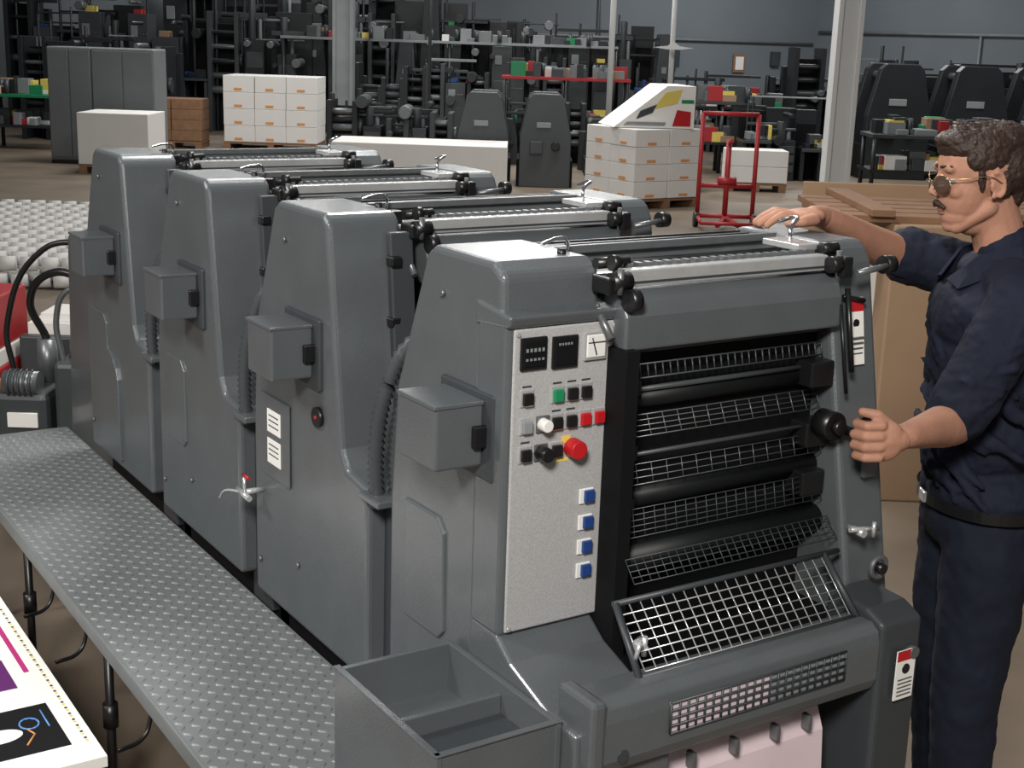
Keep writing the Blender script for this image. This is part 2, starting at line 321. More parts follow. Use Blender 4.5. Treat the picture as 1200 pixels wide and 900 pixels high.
def tray():
    x0,x1,y0,y1,zt,zb=.955,1.192,1.635,1.995,.722,.462;w=.012
    boxes('bin_walls',press,'paint',[((x0,x0+w),(y0,y1),(zb,zt)),((x1-w,x1),(y0,y1),(zb,zt)),((x0+.001,x1-.001),(y0+.001,y0+w),(zb,zt-.001)),((x0+.001,x1-.001),(y1-w,y1-.001),(zb,zt-.001)),((x0+.001,x1-.001),(y0+.001,y1-.001),(zb,.63)),((x0+w,x1-w),(1.80,1.812),(zb,.70))],.002)
    box('bin_shelf',press,'paintd',(x0+.012,x1-.012),(y0+.012,1.80),(.60,.665),.002)
    boxes('bin_rim',press,'paint',[((x0-.003,x0+.010),(y0,y1),(zt,zt+.003)),((x0,x1),(y0-.003,y0+.010),(zt,zt+.003))],.001)
tray()
prism('feeder_body',press,'paint',[(4.42,FZ),(4.42,1.0),(4.6,1.15),(5.1,1.05),(5.2,FZ)],1.35,2.0,.02)
box('feeder_board',press,'paintl',(1.4,1.95),(4.45,4.9),(1.15,1.19),.01)

# ------------------------------------------------------------ walkway
wk=empty('tread_plate_walkway')
box('deck',wk,'tread',(.80,1.195),(1.5,4.62),(.43,.452),.003)
bm=bmesh.new()
def lens(x,y,a):
    L,W,Z=.011,.004,.0028;c,s=math.cos(a),math.sin(a);z=.452
    P=[(-L,0),(-L*.5,-W*.8),(0,-W),(L*.5,-W*.8),(L,0),(L*.5,W*.8),(0,W),(-L*.5,W*.8)]
    vs=[bm.verts.new((x+c*p-s*r,y+s*p+c*r,z)) for p,r in P]
    T=[bm.verts.new((x+c*p*.5,y+s*p*.5,z+Z)) for p in (-L,L)]
    for i in range(8):
        j=(i+1)%8;ti=T[0] if (P[i][0]+P[j][0])<0 else T[1];bm.faces.new([vs[i],vs[j],ti])
    bm.faces.new([vs[2],T[1],T[0]]);bm.faces.new([vs[6],T[0],T[1]])
ny=int((4.6-1.55)/.024)
for j in range(ny):
    for k in range(15):
        lens(.813+k*.0262,1.55+j*.024,(math.pi/4 if (j+k)%2 else -math.pi/4))
bmesh.ops.recalc_face_normals(bm,faces=bm.faces);obj('tread_lugs',bm,'tread',wk)
box('edge_skirt',wk,'tread',(.795,.803),(1.5,4.62),(.415,.453),.002)
LG=[]
for y in (2.2,2.95,3.7,4.4):
    LG+=[((.83,y,FZ),(.83,y,.43),.011),((1.15,y,FZ),(1.15,y,.43),.011),((.83,y,.40),(1.15,y,.40),.01),((.83,y,.25),(.83,y,.19),.018),((.83,y,FZ),(.83,y,FZ+.03),.03)]
cyls('legs',wk,'black',LG)
for k,y in enumerate((2.35,2.62,3.1,3.4)):
    tube('hanger_%d'%k,wk,'black',[(.82,y,.43),(.82,y,.36),(.80,y-.01,.33),(.74,y-.03,.325)],.005)

# ------------------------------------------------------------ printed sheets on a stand
st=empty('printed_sheet_stack')
box('sheets',st,'paper',(.15,.705),(2.54,3.9),(.325,.35),.001)
box('stand_board',st,'wood',(.13,.69),(2.58,3.92),(.28,.325),.004)
cyls('stand_legs',st,'black',[((x,y,FZ),(x,y,.28),.02) for x in (.2,.62) for y in (2.7,3.7)])
def ink(n,m,x,y,dz=.0005):boxes(n,st,m,[(x,y,(.35,.35+dz))])
ink('purple_patch','purple',(.40,.62),(2.93,3.09));ink('black_patch','dark',(.36,.655),(2.62,2.83));ink('magenta_line','magenta',(.650,.662),(3.0,3.6))
ink('dark_line','purple',(.60,.606),(3.12,3.6))
ell_bm=bmesh.new();ell(ell_bm,(.53,2.72,.351),(.05,.03,.0015));obj('white_swoosh',ell_bm,'paper',st)
bars('letters',st,'ltblue',[((.60+.02*math.cos(t),2.75+.025*math.sin(t),.351),(.60+.02*math.cos(t+.6),2.75+.025*math.sin(t+.6),.351),.002) for t in [k*.6 for k in range(11)]]+[((.635,2.72,.351),(.635,2.80,.351),.002)])
bars('letter_stroke',st,'orange',[((.575,2.66,.351),(.60,2.70,.351),.002),((.60,2.70,.351),(.59,2.73,.351),.002)])
boxes('colour_bar',st,'yellow',[((.684,.690),(2.62+k*.03,2.628+k*.03),(.35,.3505)) for k in range(30)])
boxes('colour_bar_b',st,'paintd',[((.684,.690),(2.632+k*.03,2.640+k*.03),(.35,.3505)) for k in range(30)])

# ------------------------------------------------------------ operator
man=empty('press_operator')
# body coordinates: (u,h,z) in hall frame; he faces -u, his left side is toward -h
sh=[('e',(1.055,2.90,.87),(.130,.172,.10)),('e',(1.045,2.90,1.0),(.120,.158,.14)),('e',(1.036,2.90,1.15),(.130,.170,.14)),
    ('e',(1.033,2.90,1.25),(.130,.18,.12)),('c',(1.035,2.77,1.325),(1.035,3.03,1.325),.066,.066),('e',(1.03,2.9,1.355),(.075,.11,.045)),
    ('c',(1.03,2.735,1.315),(.945,2.700,1.15),.070,.066),('c',(.945,2.700,1.15),(.912,2.690,1.092),.066,.067),
    ('c',(1.03,3.04,1.32),(.91,3.07,1.350),.068,.064),('c',(.91,3.07,1.350),(.89,3.07,1.355),.064,.066)]
for k in range(26):
    t=random.random();a=random.uniform(-.1,1.5);z=.90+.30*t
    cx,cy=1.041-.124*math.cos(a),2.9-.166*math.sin(a)
    sh.append(('e',(cx,cy,z),(.013,random.uniform(.05,.10),.010),Matrix.Rotation(a,3,'Z')@Matrix.Rotation(random.uniform(.3,1.1),3,'X')))
for k in range(9):
    t=k/8;sh.append(('e',(1.03-.11*t,2.735-.035*t-.062,1.31-.20*t),(.055,.015,.010),Matrix.Rotation(random.uniform(-.9,.2),3,'Y')))
blob('shirt',man,'navy',sh,.006,2,HM,.016,.06,.5,.007,.022)
tr=[('e',(1.06,2.90,.80),(.128,.17,.10)),('c',(1.055,2.815,.75),(1.04,2.80,.36),.100,.074),('c',(1.04,2.80,.36),(1.07,2.80,FZ+.09),.074,.060),
    ('c',(1.055,2.985,.75),(1.05,3.0,.36),.100,.074),('c',(1.05,3.0,.36),(1.09,3.0,FZ+.09),.074,.060)]
blob('trousers',man,'navy2',tr,.009,4,HM,.016,.08,.5,.008,.03)
bm=bmesh.new()
for k in range(48):
    a=2*math.pi*k/48;b=2*math.pi*(k+1)/48
    P=[(1.057+.136*math.cos(t)*1.0,2.90+.179*math.sin(t),z) for t in (a,b) for z in (.835,.862)]
    vs=[bm.verts.new(hp(*p)) for p in P];bm.faces.new([vs[0],vs[2],vs[3],vs[1]])
obj('belt',bm,'black',man)
box_b=boxes('buckle',man,'steel',[((-.004,.004),(-.018,.018),(-.012,.012))],.002);box_b.matrix_world=HM@Matrix.Translation((.921,2.88,.848))
for s in (2.80,3.0):
    blob('shoe',man,'black',[('e',(1.04,s,FZ+.045),(.13,.048,.045)),('e',(1.10,s,FZ+.06),(.06,.045,.05)),('e',(.96,s,FZ+.035),(.06,.045,.035))],.008,4,HM)
lu,lh=R0.dot(Vector((LX,LY,0))),D0.dot(Vector((LX,LY,0)))
wu,wh,wz=lu+.078,lh+.010,LZ+.004
arms=[('c',(.93,2.70,1.13),(.905,2.682,1.066),.045,.042),('c',(.905,2.682,1.066),(.86,2.635,1.073),.043,.043),('c',(.86,2.635,1.073),(wu,wh,wz),.042,.026),('c',(wu,wh,wz),(lu+.05,lh,LZ),.025,.025)]
blob('left_forearm',man,'skin',arms,.006,5,HM)
blob('right_forearm',man,'skin',[('c',(.92,3.07,1.355),(.85,3.06,1.36),.046,.043),('c',(.85,3.06,1.36),(.78,3.0,1.39),.045,.041),('c',(.78,3.0,1.39),(.665,2.885,1.45),.041,.027),('c',(.665,2.885,1.45),(.64,2.865,1.46),.026,.025)],.006,5,HM)
H1=[('e',(lu+.030,lh-.014,LZ),(.036,.019,.042)),('c',(lu+.06,lh,LZ),(lu+.03,lh-.010,LZ),.025,.026)]
for k in range(4):
    z=LZ+.032-k*.021;r=(.0095,.010,.0097,.0085)[k];ln=(.9,1,.95,.8)[k]
    p=[(lu+.018,lh-.028,z),(lu-.012*ln,lh-.030,z-.001),(lu-.028*ln,lh-.006,z-.003),(lu-.014,lh+.018*ln,z-.004)]
    H1+=[('c',p[0],p[1],r*1.05,r),('c',p[1],p[2],r,r*.95),('c',p[2],p[3],r*.95,r*.85)]
H1+=[('c',(lu+.035,lh-.01,LZ+.028),(lu+.010,lh-.018,LZ+.050),.013,.0115),('c',(lu+.010,lh-.018,LZ+.050),(lu-.018,lh-.012,LZ+.054),.011,.009)]
blob('left_hand',man,'skin',H1,.003,2,HM)
tx,ty=2.02,2.045;ru,rh=R0.dot(Vector((tx,ty,0))),D0.dot(Vector((tx,ty,0)));tz=1.452
H2=[('e',(ru+.028,rh+.005,tz+.014),(.042,.040,.016)),('c',(.64,2.865,1.46),(ru+.045,rh+.01,tz+.014),.024,.021)]
for k in range(4):
    o=-.030+k*.0205;ln=(.8,.95,1,.9)[k];r=(.0085,.0095,.0098,.0095)[k]
    p=[(ru-.002,rh+o,tz+.014),(ru-.034*ln,rh+o*1.15,tz+.018),(ru-.058*ln,rh+o*1.2,tz+.006),(ru-.072*ln,rh+o*1.2,tz-.004)]
    H2+=[('c',p[0],p[1],r*1.1,r),('c',p[1],p[2],r,r*.93),('c',p[2],p[3],r*.93,r*.85)]
H2+=[('c',(ru+.04,rh-.03,tz+.01),(ru+.01,rh-.055,tz+.008),.013,.011),('c',(ru+.01,rh-.055,tz+.008),(ru-.018,rh-.06,tz+.004),.011,.009)]
blob('right_hand',man,'skin',H2,.003,2,HM)
# head: local axes f (forward), s (left), z ; placed in hall frame
hc=(.965,2.9,1.545)
HX=HM@Matrix.Translation(hc)@Matrix.Rotation(math.radians(6),4,'Z')@Matrix(((-1,0,0,0),(0,-1,0,0),(0,0,1,0),(0,0,0,1)))@Matrix.Rotation(math.radians(6),4,'Y')
RY=lambda a:Matrix.Rotation(a,3,'Y')
hd=[('e',(-.015,0,.03),(.096,.071,.083)),('e',(.026,0,-.020),(.059,.056,.078)),
    ('c',(-.010,.043,-.055),(.048,.016,-.094),.020,.016),('c',(-.010,-.043,-.055),(.048,-.016,-.094),.020,.016),('e',(.030,0,-.070),(.047,.042,.034)),('e',(.058,0,-.092),(.014,.020,.015)),
    ('c',(.077,0,.020),(.095,0,-.012),.0052,.0062),('e',(.0955,0,-.018),(.0075,.0078,.0065)),('e',(.087,.008,-.023),(.009,.0055,.0055)),('e',(.087,-.008,-.023),(.009,.0055,.0055)),
    ('c',(.069,-.034,.031),(.069,.034,.031),.010,.010),('e',(.056,.036,-.018),(.018,.016,.016)),('e',(.056,-.036,-.018),(.018,.016,.016)),
    ('e',(.064,0,-.050),(.017,.026,.019)),
    ('c',(-.03,0,-.04),(-.062,0,-.165),.052,.056),('e',(.0,0,-.09),(.045,.036,.030))]
for s in (1,-1):
    for k in range(11):
        a=-1.6+k*.36;hd.append(('e',(-.016-.013*math.cos(a+.2),s*.077,-.003+.025*math.sin(a)),(.0045,.004,.006)))
    hd+=[('e',(-.012,s*.0725,-.004),(.015,.0035,.023)),('e',(-.007,s*.074,-.028),(.006,.0045,.007)),('e',(-.004,s*.074,-.006),(.004,.005,.007))]
blob('head',man,'skin',hd,.0027,5,HX)
blob('lips',man,'lip',[('e',(.0775,0,-.0575),(.0045,.017,.003)),('e',(.0765,0,-.0640),(.005,.015,.0035))],.0018,1,HX)
ha=[('e',(-.012,0,.072),(.094,.072,.044)),('e',(-.058,0,.025),(.058,.072,.074)),('e',(.044,0,.087),(.042,.050,.022)),('e',(-.074,0,-.033),(.025,.046,.040)),('e',(-.05,0,.079),(.064,.064,.040))]
for s in (1,-1):ha+=[('e',(.014,s*.064,.012),(.009,.006,.030)),('e',(.0,s*.062,.048),(.048,.013,.028)),('e',(-.038,s*.056,.005),(.02,.015,.043))]
random.seed(3)
for k in range(170):
    a=random.uniform(-1.35,1.35);b=random.uniform(-.75,1.2)
    cx=-.02-.086*math.sin(b-.1);cz=.048+.066*math.cos(a)*math.cos(b);cy=.066*math.sin(a)*math.cos(b*.8)
    if cx>.03 and cz<.075:continue
    if cz<.03 and cx>-.03:continue
    ha.append(('e',(cx,cy,cz),(.020,.0055,.0065),Matrix.Rotation(random.uniform(-.5,.5),3,'Z')@RY(b+random.uniform(-.4,.4))))
blob('hair',man,'hair',ha,.0028,1,HX,.006,.010)
blob('moustache',man,'hair',[('c',(.087,.003,-.040),(.079,.023,-.050),.0058,.0045),('c',(.087,-.003,-.040),(.079,-.023,-.050),.0058,.0045),('e',(.084,0,-.045),(.006,.016,.006))],.0022,1,HX,.003,.006)
def xf(o):o.matrix_world=HX;return o
for s in (1,-1):
    bm=bmesh.new();ell(bm,(.066,s*.030,.004),(.010,.012,.006));xf(obj('eye',bm,'bgl',man,smooth=True))
    bm=bmesh.new();ell(bm,(.0735,s*.030,.004),(.0035,.006,.005));xf(obj('pupil',bm,'black',man,smooth=True))
    blob('eyebrow',man,'hair',[('c',(.080,s*.012,.035),(.070,s*.042,.036),.0040,.003)],.0022,1,HX)
    bm=bmesh.new();ell(bm,(.088,s*.032,-.001),(.0022,.024,.019),Matrix.Rotation(s*.38,3,'Z'));xf(obj('lens',bm,'lens',man,smooth=True))
    xf(tube('temple',man,'gold',[(.079,s*.056,.012),(.05,s*.070,.012),(.0,s*.079,.012),(-.022,s*.079,-.002)],.0012))
    pts=[(.088-.0098*math.cos(t),s*(.032+.0238*math.cos(t)),-.001+.020*math.sin(t)) for t in [k*math.pi/5 for k in range(11)]]
    xf(tube('rim',man,'gold',pts,.0010))
xf(tube('bridge',man,'gold',[(.097,-.008,.006),(.100,0,.009),(.097,.008,.006)],.0010))
for s in (1,-1):
    bm=bmesh.new()
    P=[(1.055,s*.065,1.415),(.975,s*.060,1.395),(.920,s*.018,1.335),(.930,s*.07,1.322),(1.0,s*.100,1.36),(1.06,s*.09,1.375)]
    f=bm.faces.new([bm.verts.new(hp(a,2.9+b,c)) for a,b,c in P]);o=obj('collar',bm,'navy',man)
    so=o.modifiers.new('s','SOLIDIFY');so.thickness=.005
blob('shirt_collar_band',man,'navy',[('c',(1.055,2.9,1.375),(1.045,2.9,1.40),.068,.064)],.005,3,HM)

# ------------------------------------------------------------ background
random.seed(11)
HR=-q[1]
def place(o,u,h,rot=0):
    p=hp(u,h);o.matrix_world=Matrix.Translation((p.x,p.y,FZ))@Matrix.Rotation(rot,4,'Z');return o
def cartons(name,u,h,nx,ny,nz,cw,cd,ch,rot,m='carton',pallet=True,label=True):
    e=empty(name);b=.12 if pallet else 0
    L=[];T=[]
    for k in range(nz):
        for i in range(nx):
            for j in range(ny):
                x0=(i-nx/2)*cw;y0=(j-ny/2)*cd;j1=random.uniform(-.006,.006)
                L.append(((x0+.004+j1,x0+cw-.004+j1),(y0+.004,y0+cd-.004),(b+k*ch+.003,b+(k+1)*ch)))
                if label and j==0:T.append(((x0+cw*.35,x0+cw*.6),(y0-.002,y0+.003),(b+k*ch+ch*.12,b+k*ch+ch*.26)))
                if label and i==0:T.append(((x0-.004,x0+.003),(y0+cd*.35,y0+cd*.6),(b+k*ch+ch*.12,b+k*ch+ch*.26)))
    boxes('cartons',e,m,L,.006)
    if T:boxes('labels',e,'orange',T)
    if pallet:
        W,Dp=nx*cw/2,ny*cd/2
        boxes('pallet',e,'wood',[((-W,W),(y,y+.1),(.09,.115)) for y in [-Dp+k*(2*Dp-.1)/5 for k in range(6)]]+[((x-.05,x+.05),(-Dp,Dp),(0,.09)) for x in (-W+.06,0,W-.06)])
    place(e,u,h,rot);return e
cartons('carton_stack',1.52,16.9,2,2,4,.52,.50,.205,0)
cartons('carton_stack',-4.15,23.4,3,2,4,.52,.5,.27,HR,label=True)
cartons('carton_stack',-5.4,18.7,1,1,1,.95,.9,.68,HR,label=False)
cartons('carton_stack',-5.75,23.0,2,1,4,.5,.6,.17,HR,m='wood',label=False)
cartons('carton_stack',2.25,18.6,1,1,3,.32,.4,.22,HR)
cartons('carton_stack',3.25,19.0,2,1,2,.42,.5,.22,HR,label=False)
cartons('paper_pallet',-1.25,17.6,1,1,1,2.2,1.1,.5,HR,m='carton',label=False)
e=empty('poster_stack')
prism('sheets',e,'paper',[(-.52,0),(.47,0),(.47,.50),(.12,.50)],-.45,.45,.004,axis='y')
for m,P in (('yellow',[(.1,.42),(.3,.46),(.25,.3),(-.05,.22)]),('bgm',[(-.2,.2),(.0,.28),(-.05,.18),(-.25,.1)]),('red',[(.2,.03),(.42,.03),(.42,.2),(.25,.22)]),('bgl',[(-.4,.03),(.1,.03),(.12,.07),(-.35,.07)]),('green',[(.3,.3),(.45,.3),(.45,.34),(.3,.34)])):
    prism('poster_patch',e,m,P,-.46,-.452,0,axis='y')
p=hp(1.55,17.0);e.matrix_world=Matrix.Translation((p.x,p.y,FZ+.945))@Matrix.Rotation(HR+.15,4,'Z')
e=empty('red_hand_truck')
T=[]
for x in (-.3,.3):T+=[((x,0,.1),(x,0,1.22),.025),((x,0,.12),(x,-.35,.08),.02)]
for z in (.12,.45,1.22):T.append(((-.3,0,z),(.3,0,z),.025))
T+=[((0,0,.1),(0,0,.95),.03),((-.1,0,.5),(.1,0,.5),.05),((0,0,.9),(0,-.2,.95),.02),((-.3,-.35,.08),(.3,-.35,.08),.02),((0,-.02,.1),(-.12,-.35,.06),.03),((0,-.02,.1),(.12,-.35,.06),.03)]
cyls('frame',e,'redp',T,n=10);cyls('wheels',e,'black',[((x,-.02,.08),(x+.05,-.02,.08),.08) for x in (-.34,.29)])
place(e,2.26,14.9,HR)
def column(u,h,w,m='col'):
    e=empty('support_column');boxes('shaft',e,m,[((-w/2,w/2),(-w/2,w/2),(0,6)),],.01);boxes('flange',e,m,[((-w/2-.03,-w/2+.03),(-w/2-.04,w/2),(0,6)),((w/2-.03,w/2+.03),(-w/2-.04,w/2),(0,6))],.005)
    boxes('base_plate',e,'grey',[((-w,w),(-w,w),(0,.03))]);place(e,u,h,HR)
column(4.02,17.5,.26);column(-3.15,24.6,.30,'bgl')
for u,h,r in ((1.45,23.,.05),(2.55,24.,.045),(-1.6,24.,.03)):
    e=empty('steel_pipe');cyls('pipe',e,'col' if r>.04 else 'bgm',[((0,0,0),(0,0,5),r)]);place(e,u,h,0)
e=empty('hanging_sign')
prism('blade',e,'col',[(-.35,0),(-.1,.03),(0,.1),(.1,.03),(.35,0),(.1,-.03),(-.1,-.03)],-.02,.02,0,axis='y')
p=hp(2.55,23.8);e.matrix_world=Matrix.Translation((p.x,p.y,1.75))@Matrix.Rotation(HR,4,'Z')

# plant lines assembled from machine modules; geometry gathered per tone
class Line:
    def __init__(s,name,u,h):
        s.e=empty(name);s.b={};s.u=u;s.h=h
    def B(s,t):
        if t not in s.b:s.b[t]=bmesh.new()
        return s.b[t]
    def done(s):
        for t,bm in s.b.items():
            bmesh.ops.recalc_face_normals(bm,faces=bm.faces);obj('parts_'+t,bm,t,s.e,.012)
        place(s.e,s.u,s.h,HR)
ACC=('redp','green','yellow','blue','carton','kraft','carton')
def m_hood(l,x,w,H_,t):
    pf=[(x-w*.5,0),(x-w*.5,.55*H_),(x-w*.34,.95*H_),(x-w*.25,H_),(x+w*.25,H_),(x+w*.34,.95*H_),(x+w*.5,.55*H_),(x+w*.5,0)]
    addprism(l.B(t),pf,-.5,-.28,'y');addprism(l.B(t),pf,.35,.55,'y')
    for k in range(3):addcyl(l.B('steeld'),(x-w*.2+k*w*.2,-.28,H_*(.9-.05*k)),(x-w*.2+k*w*.2,.35,H_*(.9-.05*k)),.06,n=12)
    bx(l.B('bgl'),(x-w*.18,x+w*.1),(-.515,-.5),(H_*.64,H_*.70));bx(l.B('dark'),(x-w*.55,x+w*.55),(-.45,.5),(0,H_*.3))
    bx(l.B('bgm'),(x-w*.3,x-w*.05),(-.56,-.5),(H_*.36,H_*.5));addcyl(l.B('black'),(x+w*.2,-.56,H_*.45),(x+w*.2,-.5,H_*.45),.05*H_,n=14)
def m_rolls(l,x,w,H_,t):
    for sx in (-1,1):bx(l.B(t),(x+sx*w*.5-.04,x+sx*w*.5+.04),(-.3,.4),(0,H_))
    n=random.randint(4,6)
    for k in range(n):
        z=H_*(.35+.6*k/n);r=random.uniform(.035,.075)
        addcyl(l.B(random.choice(('steeld','bgm','bgd','bgd'))),(x-w*.5,-.15+.1*(k%2),z),(x+w*.5,-.15+.1*(k%2),z),r,n=12)
    bx(l.B('dark'),(x-w*.5,x+w*.5),(.1,.3),(0,H_*.9));addcyl(l.B('bgm'),(x+w*.5+.04,-.1,H_*.6),(x+w*.5+.09,-.1,H_*.6),.13,n=18)
def m_cab(l,x,w,H_,t):
    bx(l.B(t),(x-w*.5,x+w*.5),(-.35,.3),(.05,H_*.8));bx(l.B('bgm'),(x-w*.42,x+w*.42),(-.365,-.35),(H_*.15,H_*.5))
    bx(l.B('bgl'),(x-w*.35,x+w*.0),(-.37,-.35),(H_*.64,H_*.72))
    for k in range(3):addcyl(l.B(random.choice(('redp','green','bgl'))),(x+w*.15+k*.05,-.37,H_*.66),(x+w*.15+k*.05,-.35,H_*.66),.015,n=8)
    if random.random()<.7:bx(l.B(random.choice(ACC)),(x-w*.3,x+w*.1),(-.2,.1),(H_*.8,H_*.8+random.uniform(.04,.12)))
def m_table(l,x,w,H_,t):
    z=min(H_*.5,1.0);bx(l.B('bgm'),(x-w*.6,x+w*.6),(-.35,.3),(z-.05,z))
    for sx in (-1,1):bx(l.B(t),(x+sx*w*.5-.03,x+sx*w*.5+.03),(-.3,.25),(0,z))
    for k in range(5):
        a=x+random.uniform(-.5,.35)*w;h2=random.uniform(.05,.22);bx(l.B(random.choice(ACC+('bgd','bgm','bgd','bgl'))),(a,a+random.uniform(.08,.2)),(-.25,0),(z,z+h2))
    bx(l.B('dark'),(x-w*.5,x+w*.5),(.2,.4),(0,H_*.85))
def m_tower(l,x,w,H_,t):
    bx(l.B(t),(x-w*.35,x+w*.35),(-.3,.3),(0,H_*.7));addcyl(l.B('bgm'),(x-w*.15,-.1,H_*.7),(x-w*.15,-.1,H_*1.02),.07,n=12)
    addcyl(l.B('bgl'),(x+w*.15,-.1,H_*.7),(x+w*.15,-.1,H_*.88),.035,n=10);bx(l.B('bgm'),(x-w*.6,x+w*.4),(-.15,-.05),(H_*.86,H_*.90))
    for k in range(3):bx(l.B('bgm'),(x-w*.3,x+w*.3),(-.315,-.3),(H_*(.15+.17*k),H_*(.27+.17*k)))
def plant(name,u,h,w,zmax,step=.62,back=.75):
    l=Line(name,u,h);x=-w/2
    while x<w/2:
        ww=random.uniform(.7,1.15)*step;H_=zmax*random.uniform(.66,1.)
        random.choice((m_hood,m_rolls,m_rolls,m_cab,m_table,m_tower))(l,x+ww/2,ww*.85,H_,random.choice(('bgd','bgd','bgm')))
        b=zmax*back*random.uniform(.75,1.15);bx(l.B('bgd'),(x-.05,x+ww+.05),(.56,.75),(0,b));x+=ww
    for k in range(int(w*2.4)):
        a=random.uniform(-w/2,w/2-.6);z=zmax*random.uniform(.6,1.0);g=random.uniform(.4,1.2)
        bx(l.B(random.choice(('bgd','bgd','bgm','bgl'))),(a,a+g),(-.05,.05),(z,z+random.uniform(.02,.06)))
        addcyl(l.B('bgd'),(a,0,0),(a,0,zmax*random.uniform(.9,1.1)),random.uniform(.015,.04),n=8)
        a=random.uniform(-w/2,w/2);z=zmax*random.uniform(.4,.95);r=random.uniform(.03,.10)
        addcyl(l.B(random.choice(('bgm','bgd','steeld'))),(a,-.45,z),(a,.2,z),r,n=14)
    l.done()
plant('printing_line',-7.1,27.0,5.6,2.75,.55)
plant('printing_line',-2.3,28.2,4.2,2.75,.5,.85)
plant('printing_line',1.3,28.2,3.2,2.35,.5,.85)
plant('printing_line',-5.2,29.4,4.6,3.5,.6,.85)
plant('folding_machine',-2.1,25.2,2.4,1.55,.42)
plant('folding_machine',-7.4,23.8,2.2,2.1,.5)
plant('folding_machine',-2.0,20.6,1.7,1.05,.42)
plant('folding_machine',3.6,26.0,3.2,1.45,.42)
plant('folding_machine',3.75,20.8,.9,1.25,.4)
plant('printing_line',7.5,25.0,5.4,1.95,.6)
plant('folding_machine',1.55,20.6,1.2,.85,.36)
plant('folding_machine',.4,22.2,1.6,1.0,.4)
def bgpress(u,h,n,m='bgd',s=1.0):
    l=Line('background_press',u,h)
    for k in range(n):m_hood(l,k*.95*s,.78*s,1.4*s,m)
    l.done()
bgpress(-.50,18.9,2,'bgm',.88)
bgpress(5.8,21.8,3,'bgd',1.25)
for u,w in ((-6.35,.62),(-5.6,.88)):
    e=empty('grey_cabinet');box('body',e,'grey',(-w/2,w/2),(-.3,.4),(.05,1.62),.02)
    boxes('doors',e,'grey',[((-w/2+.02,-.01),(-.315,-.3),(.1,1.58)),((.01,w/2-.02),(-.315,-.3),(.1,1.58))],.004)
    boxes('plinth',e,'black',[((-w/2,w/2),(-.28,.38),(0,.05))])
    place(e,u,19.8,HR)
def bench(name,u,h,w,z,m,rot=HR,items=10,shelf=True,d=.7,acc=2):
    e=empty(name)
    boxes('top',e,m,[((-w/2,w/2),(-d/2,d/2),(z-.05,z))],.005)
    cyls('legs',e,'bgd',[((x,y,0),(x,y,z),.03) for x in (-w/2+.05,0,w/2-.05) for y in (-d/2+.05,d/2-.05)])
    if shelf:boxes('shelf',e,'bgd',[((-w/2,w/2),(-d/2,d/2),(z*.4,z*.4+.04))])
    for mm_ in ('bgl','kraft','bgd','steeld','bgm','carton','redp','yellow','green'):
        L=[]
        for k in range(items//3+1 if mm_ in('bgl','bgd','steeld','bgm') else acc):
            x=random.uniform(-w/2+.1,w/2-.3);a=random.uniform(.08,.3);b=random.uniform(.06,.25);y=random.uniform(-d/2,0)
            L.append(((x,x+a),(y,y+.25),(z,z+b)))
            if shelf:
                x=random.uniform(-w/2+.1,w/2-.3);L.append(((x,x+a),(y,y+.25),(z*.4+.04,z*.4+.04+b)))
        boxes('items_'+mm_,e,mm_,L,.005)
    cyls('bottles',e,'bgm',[((x,y,z),(x,y,z+.22),.04) for x,y in [(random.uniform(-w/2+.1,w/2-.1),random.uniform(-.3,.2)) for _ in range(items//2)]],n=10)
    place(e,u,h,rot)
bench('work_bench',.75,24,2.2,1.32,'redp',items=12)
bench('conveyor_table',-1.4,26.7,6.4,1.85,'bgl',items=24,shelf=False,d=.4,acc=1)
bench('work_bench',3.7,23.4,1.6,.95,'bgd',items=9)
bench('work_bench',6.0,18.8,2.6,.85,'bgm',items=26,acc=3)
bench('storage_rack',-8.3,21.8,2.2,.85,'green',items=9)
bench('storage_rack',3.1,21.6,1.0,1.1,'bgm',items=9,acc=3,d=.5)
e=empty('framed_notice');box('frame',e,'wood',(-.22,.22),(-.02,.02),(-.26,.26),.01);box('paper',e,'paper',(-.15,.15),(-.03,-.02),(-.18,.18),.002)
e.matrix_world=Matrix.Translation((27.0,29.95,1.35))
e=empty('wall_conduit');cyls('pipes',e,'bgl',[((16,29.9,1.95),(29.8,29.9,1.95),.03),((22,29.9,1.95),(22,29.9,4.5),.03),((29.9,29.8,2.3),(29.9,14,2.3),.04),((29.9,24,0),(29.9,24,2.3),.03)]);boxes('switch_boxes',e,'bgm',[((24.2,24.7),(29.8,29.98),(1.2,1.75)),((28.2,28.5),(29.85,29.98),(1.3,1.7))],.01)
e=empty('paper_roll_pallets')
bm=bmesh.new()
for j in range(16):
    for i in range(17):
        for lv in (0,1):
            r=random.uniform(-.008,.008);x=i*.155+.05*lv+r;y=j*.225+.04*lv
            addcyl(bm,(x,y,.06+.115*lv),(x+.115,y+.03,.06+.115*lv),.055,n=12)
bmesh.ops.recalc_face_normals(bm,faces=bm.faces);obj('paper_rolls',bm,'carton',e)
boxes('slats',e,'bgd',[((-.03,2.7),(j*.45,j*.45+.3),(0,.012)) for j in range(8)])
place(e,-5.3,10.0,HR)
e=empty('red_crate')
box('lower',e,'redp',(-.5,.0),(0,.5),(0,.28),.01);box('upper',e,'redp',(-.5,-.02),(0,.5),(.36,.62),.01);box('band',e,'paper',(-.5,-.01),(.01,.5),(.28,.36),.005)
boxes('papers',e,'paper',[((.05,.35),(.3,.6),(.40,.46)),((.1,.4),(.35,.6),(.46,.50))],.002);boxes('paper_table',e,'bgm',[((.02,.5),(.25,.7),(0,.40))],.01)
place(e,-2.50,6.4,HR)
e=empty('vacuum_pump')
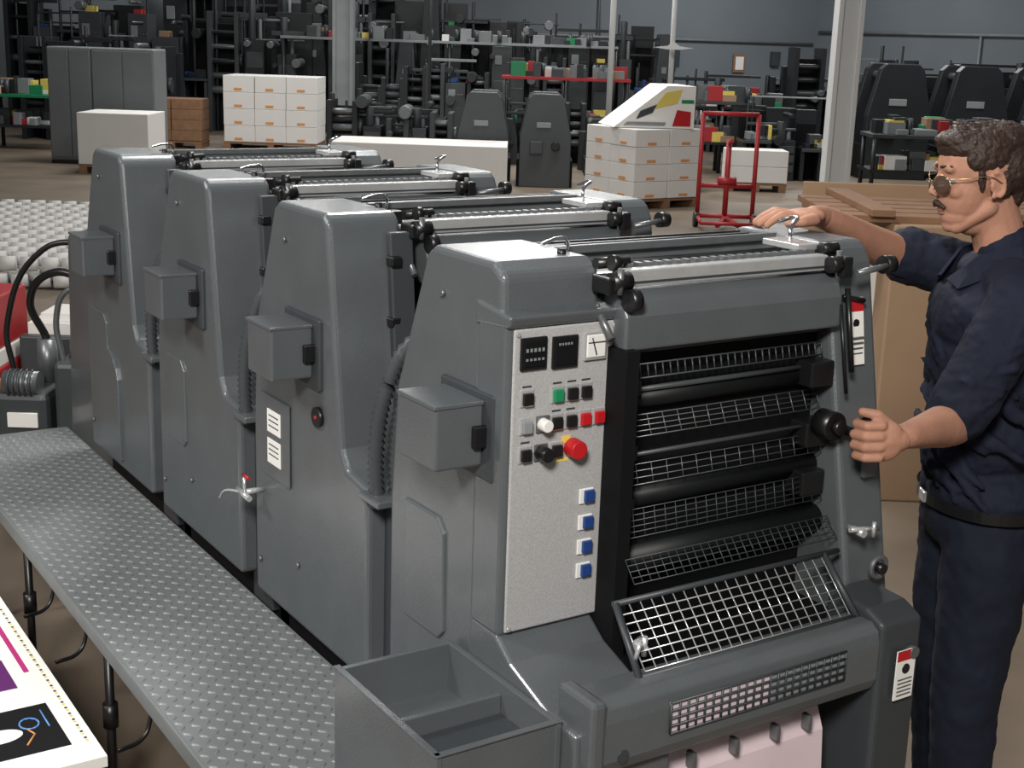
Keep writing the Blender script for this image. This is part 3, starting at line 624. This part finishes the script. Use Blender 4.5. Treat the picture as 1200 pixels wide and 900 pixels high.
box('body',e,'paintd',(-.26,-.04),(-.1,.25),(.16,.50),.03);box('base',e,'bgd',(-.30,.06),(-.15,.3),(0,.18),.02);box('side_box',e,'bgm',(-.02,.10),(-.08,.2),(.18,.62),.02)
cyls('motor',e,'steeld',[((-.22,-.06,.53),(-.08,-.06,.53),.05),((-.1,.1,.5),(-.1,.1,.68),.04),((.04,.05,.6),(.04,.05,.70),.03)])
cyls('fins',e,'bgm',[((-.20+k*.022,-.06,.53),(-.19+k*.022,-.06,.53),.058) for k in range(5)])
box('white_label',e,'paper',(-.2,-.08),(-.112,-.10),(.36,.42),.002);cyl('cap',e,'orange',(-.25,-.05,.50),(-.25,-.05,.54),.014)
tube('hose_a',e,'black',[(-.1,.1,.68),(-.14,.05,.85),(-.02,.0,.97),(.14,-.02,.93)],.016);tube('hose_b',e,'black',[(-.2,0,.55),(-.22,.0,.75),(-.06,0,1.06),(.12,0,1.10)],.012);tube('hose_c',e,'steeld',[(.0,0,.6),(-.02,.0,.8),(.03,0,.9),(.12,0,.9)],.012)
place(e,-1.80,5.3,HR)
e=empty('kraft_box_pile')
box('big_box',e,'kraft',(-.1,1.2),(0,.9),(0,1.22),.01);boxes('flap',e,'carton',[((-.2,-.1),(.2,.9),(0,1.0))],.004)
boxes('boards',e,'wood',[((-.35,1.1),(.05+k*.16,.17+k*.16),(1.22,1.25)) for k in range(5)]+[((x,x+.1),(.0,.9),(1.25,1.28)) for x in (-.2,.4,1.0)],.003)
box('tan_board',e,'kraft',(-.3,.4),(.92,.95),(0,1.30),.003)
place(e,1.68,5.7,HR)
e=empty('wood_trim_crate');boxes('slats',e,'wood',[((-.5,.6),(-.4,.4),(z,z+.05)) for z in (.0,.2,.4,.6)]+[((x,x+.05),(-.4,-.35),(0,.65)) for x in (-.5,.05,.55)],.004)
place(e,4.9,13.5,HR)

# ------------------------------------------------------------ lights
def area(name,loc,target,size,power,col=(1,1,1),sy=None):
    l=bpy.data.lights.new(name,'AREA');l.energy=power;l.color=col;l.shape='RECTANGLE';l.size=size;l.size_y=sy or size
    o=bpy.data.objects.new(name,l);COL.objects.link(o);o.location=loc
    o.rotation_euler=(Vector(target)-Vector(loc)).to_track_quat('-Z','Y').to_euler();return o
area('studio_softbox',(-1.0,-.6,3.4),(1.6,2.4,.9),.7,215,(1,.955,.89))
area('left_fill',(-1.8,3.5,3.6),(1.6,3.2,.9),.7,92,(1,.975,.94))  # fill light added from the left; no lamp stands there
area('press_top_fill',(2.6,4.4,4.2),(1.6,3.2,1),1.0,130,(1,.975,.93))  # unseen overhead fill added to brighten the press, not a known fixture
for k,(x,y) in enumerate(((6,9),(10,14),(7,19),(13,20),(16,13),(12,26),(22,22))):
    area('hall_fill_%d'%k,(x,y,5.2),(x,y,0),2.5,205,(1,.985,.95),.5)  # unseen strips added overhead to light the far end of the hall
area('wall_fill',(24,24,5.4),(28,30,1.5),2.5,290,(.97,.98,1),.6)  # added only to brighten the back walls; no such lamp known
w=bpy.data.worlds.new('world');SC.world=w;w.use_nodes=True
w.node_tree.nodes['Background'].inputs[0].default_value=(.78,.78,.77,1);w.node_tree.nodes['Background'].inputs[1].default_value=.17
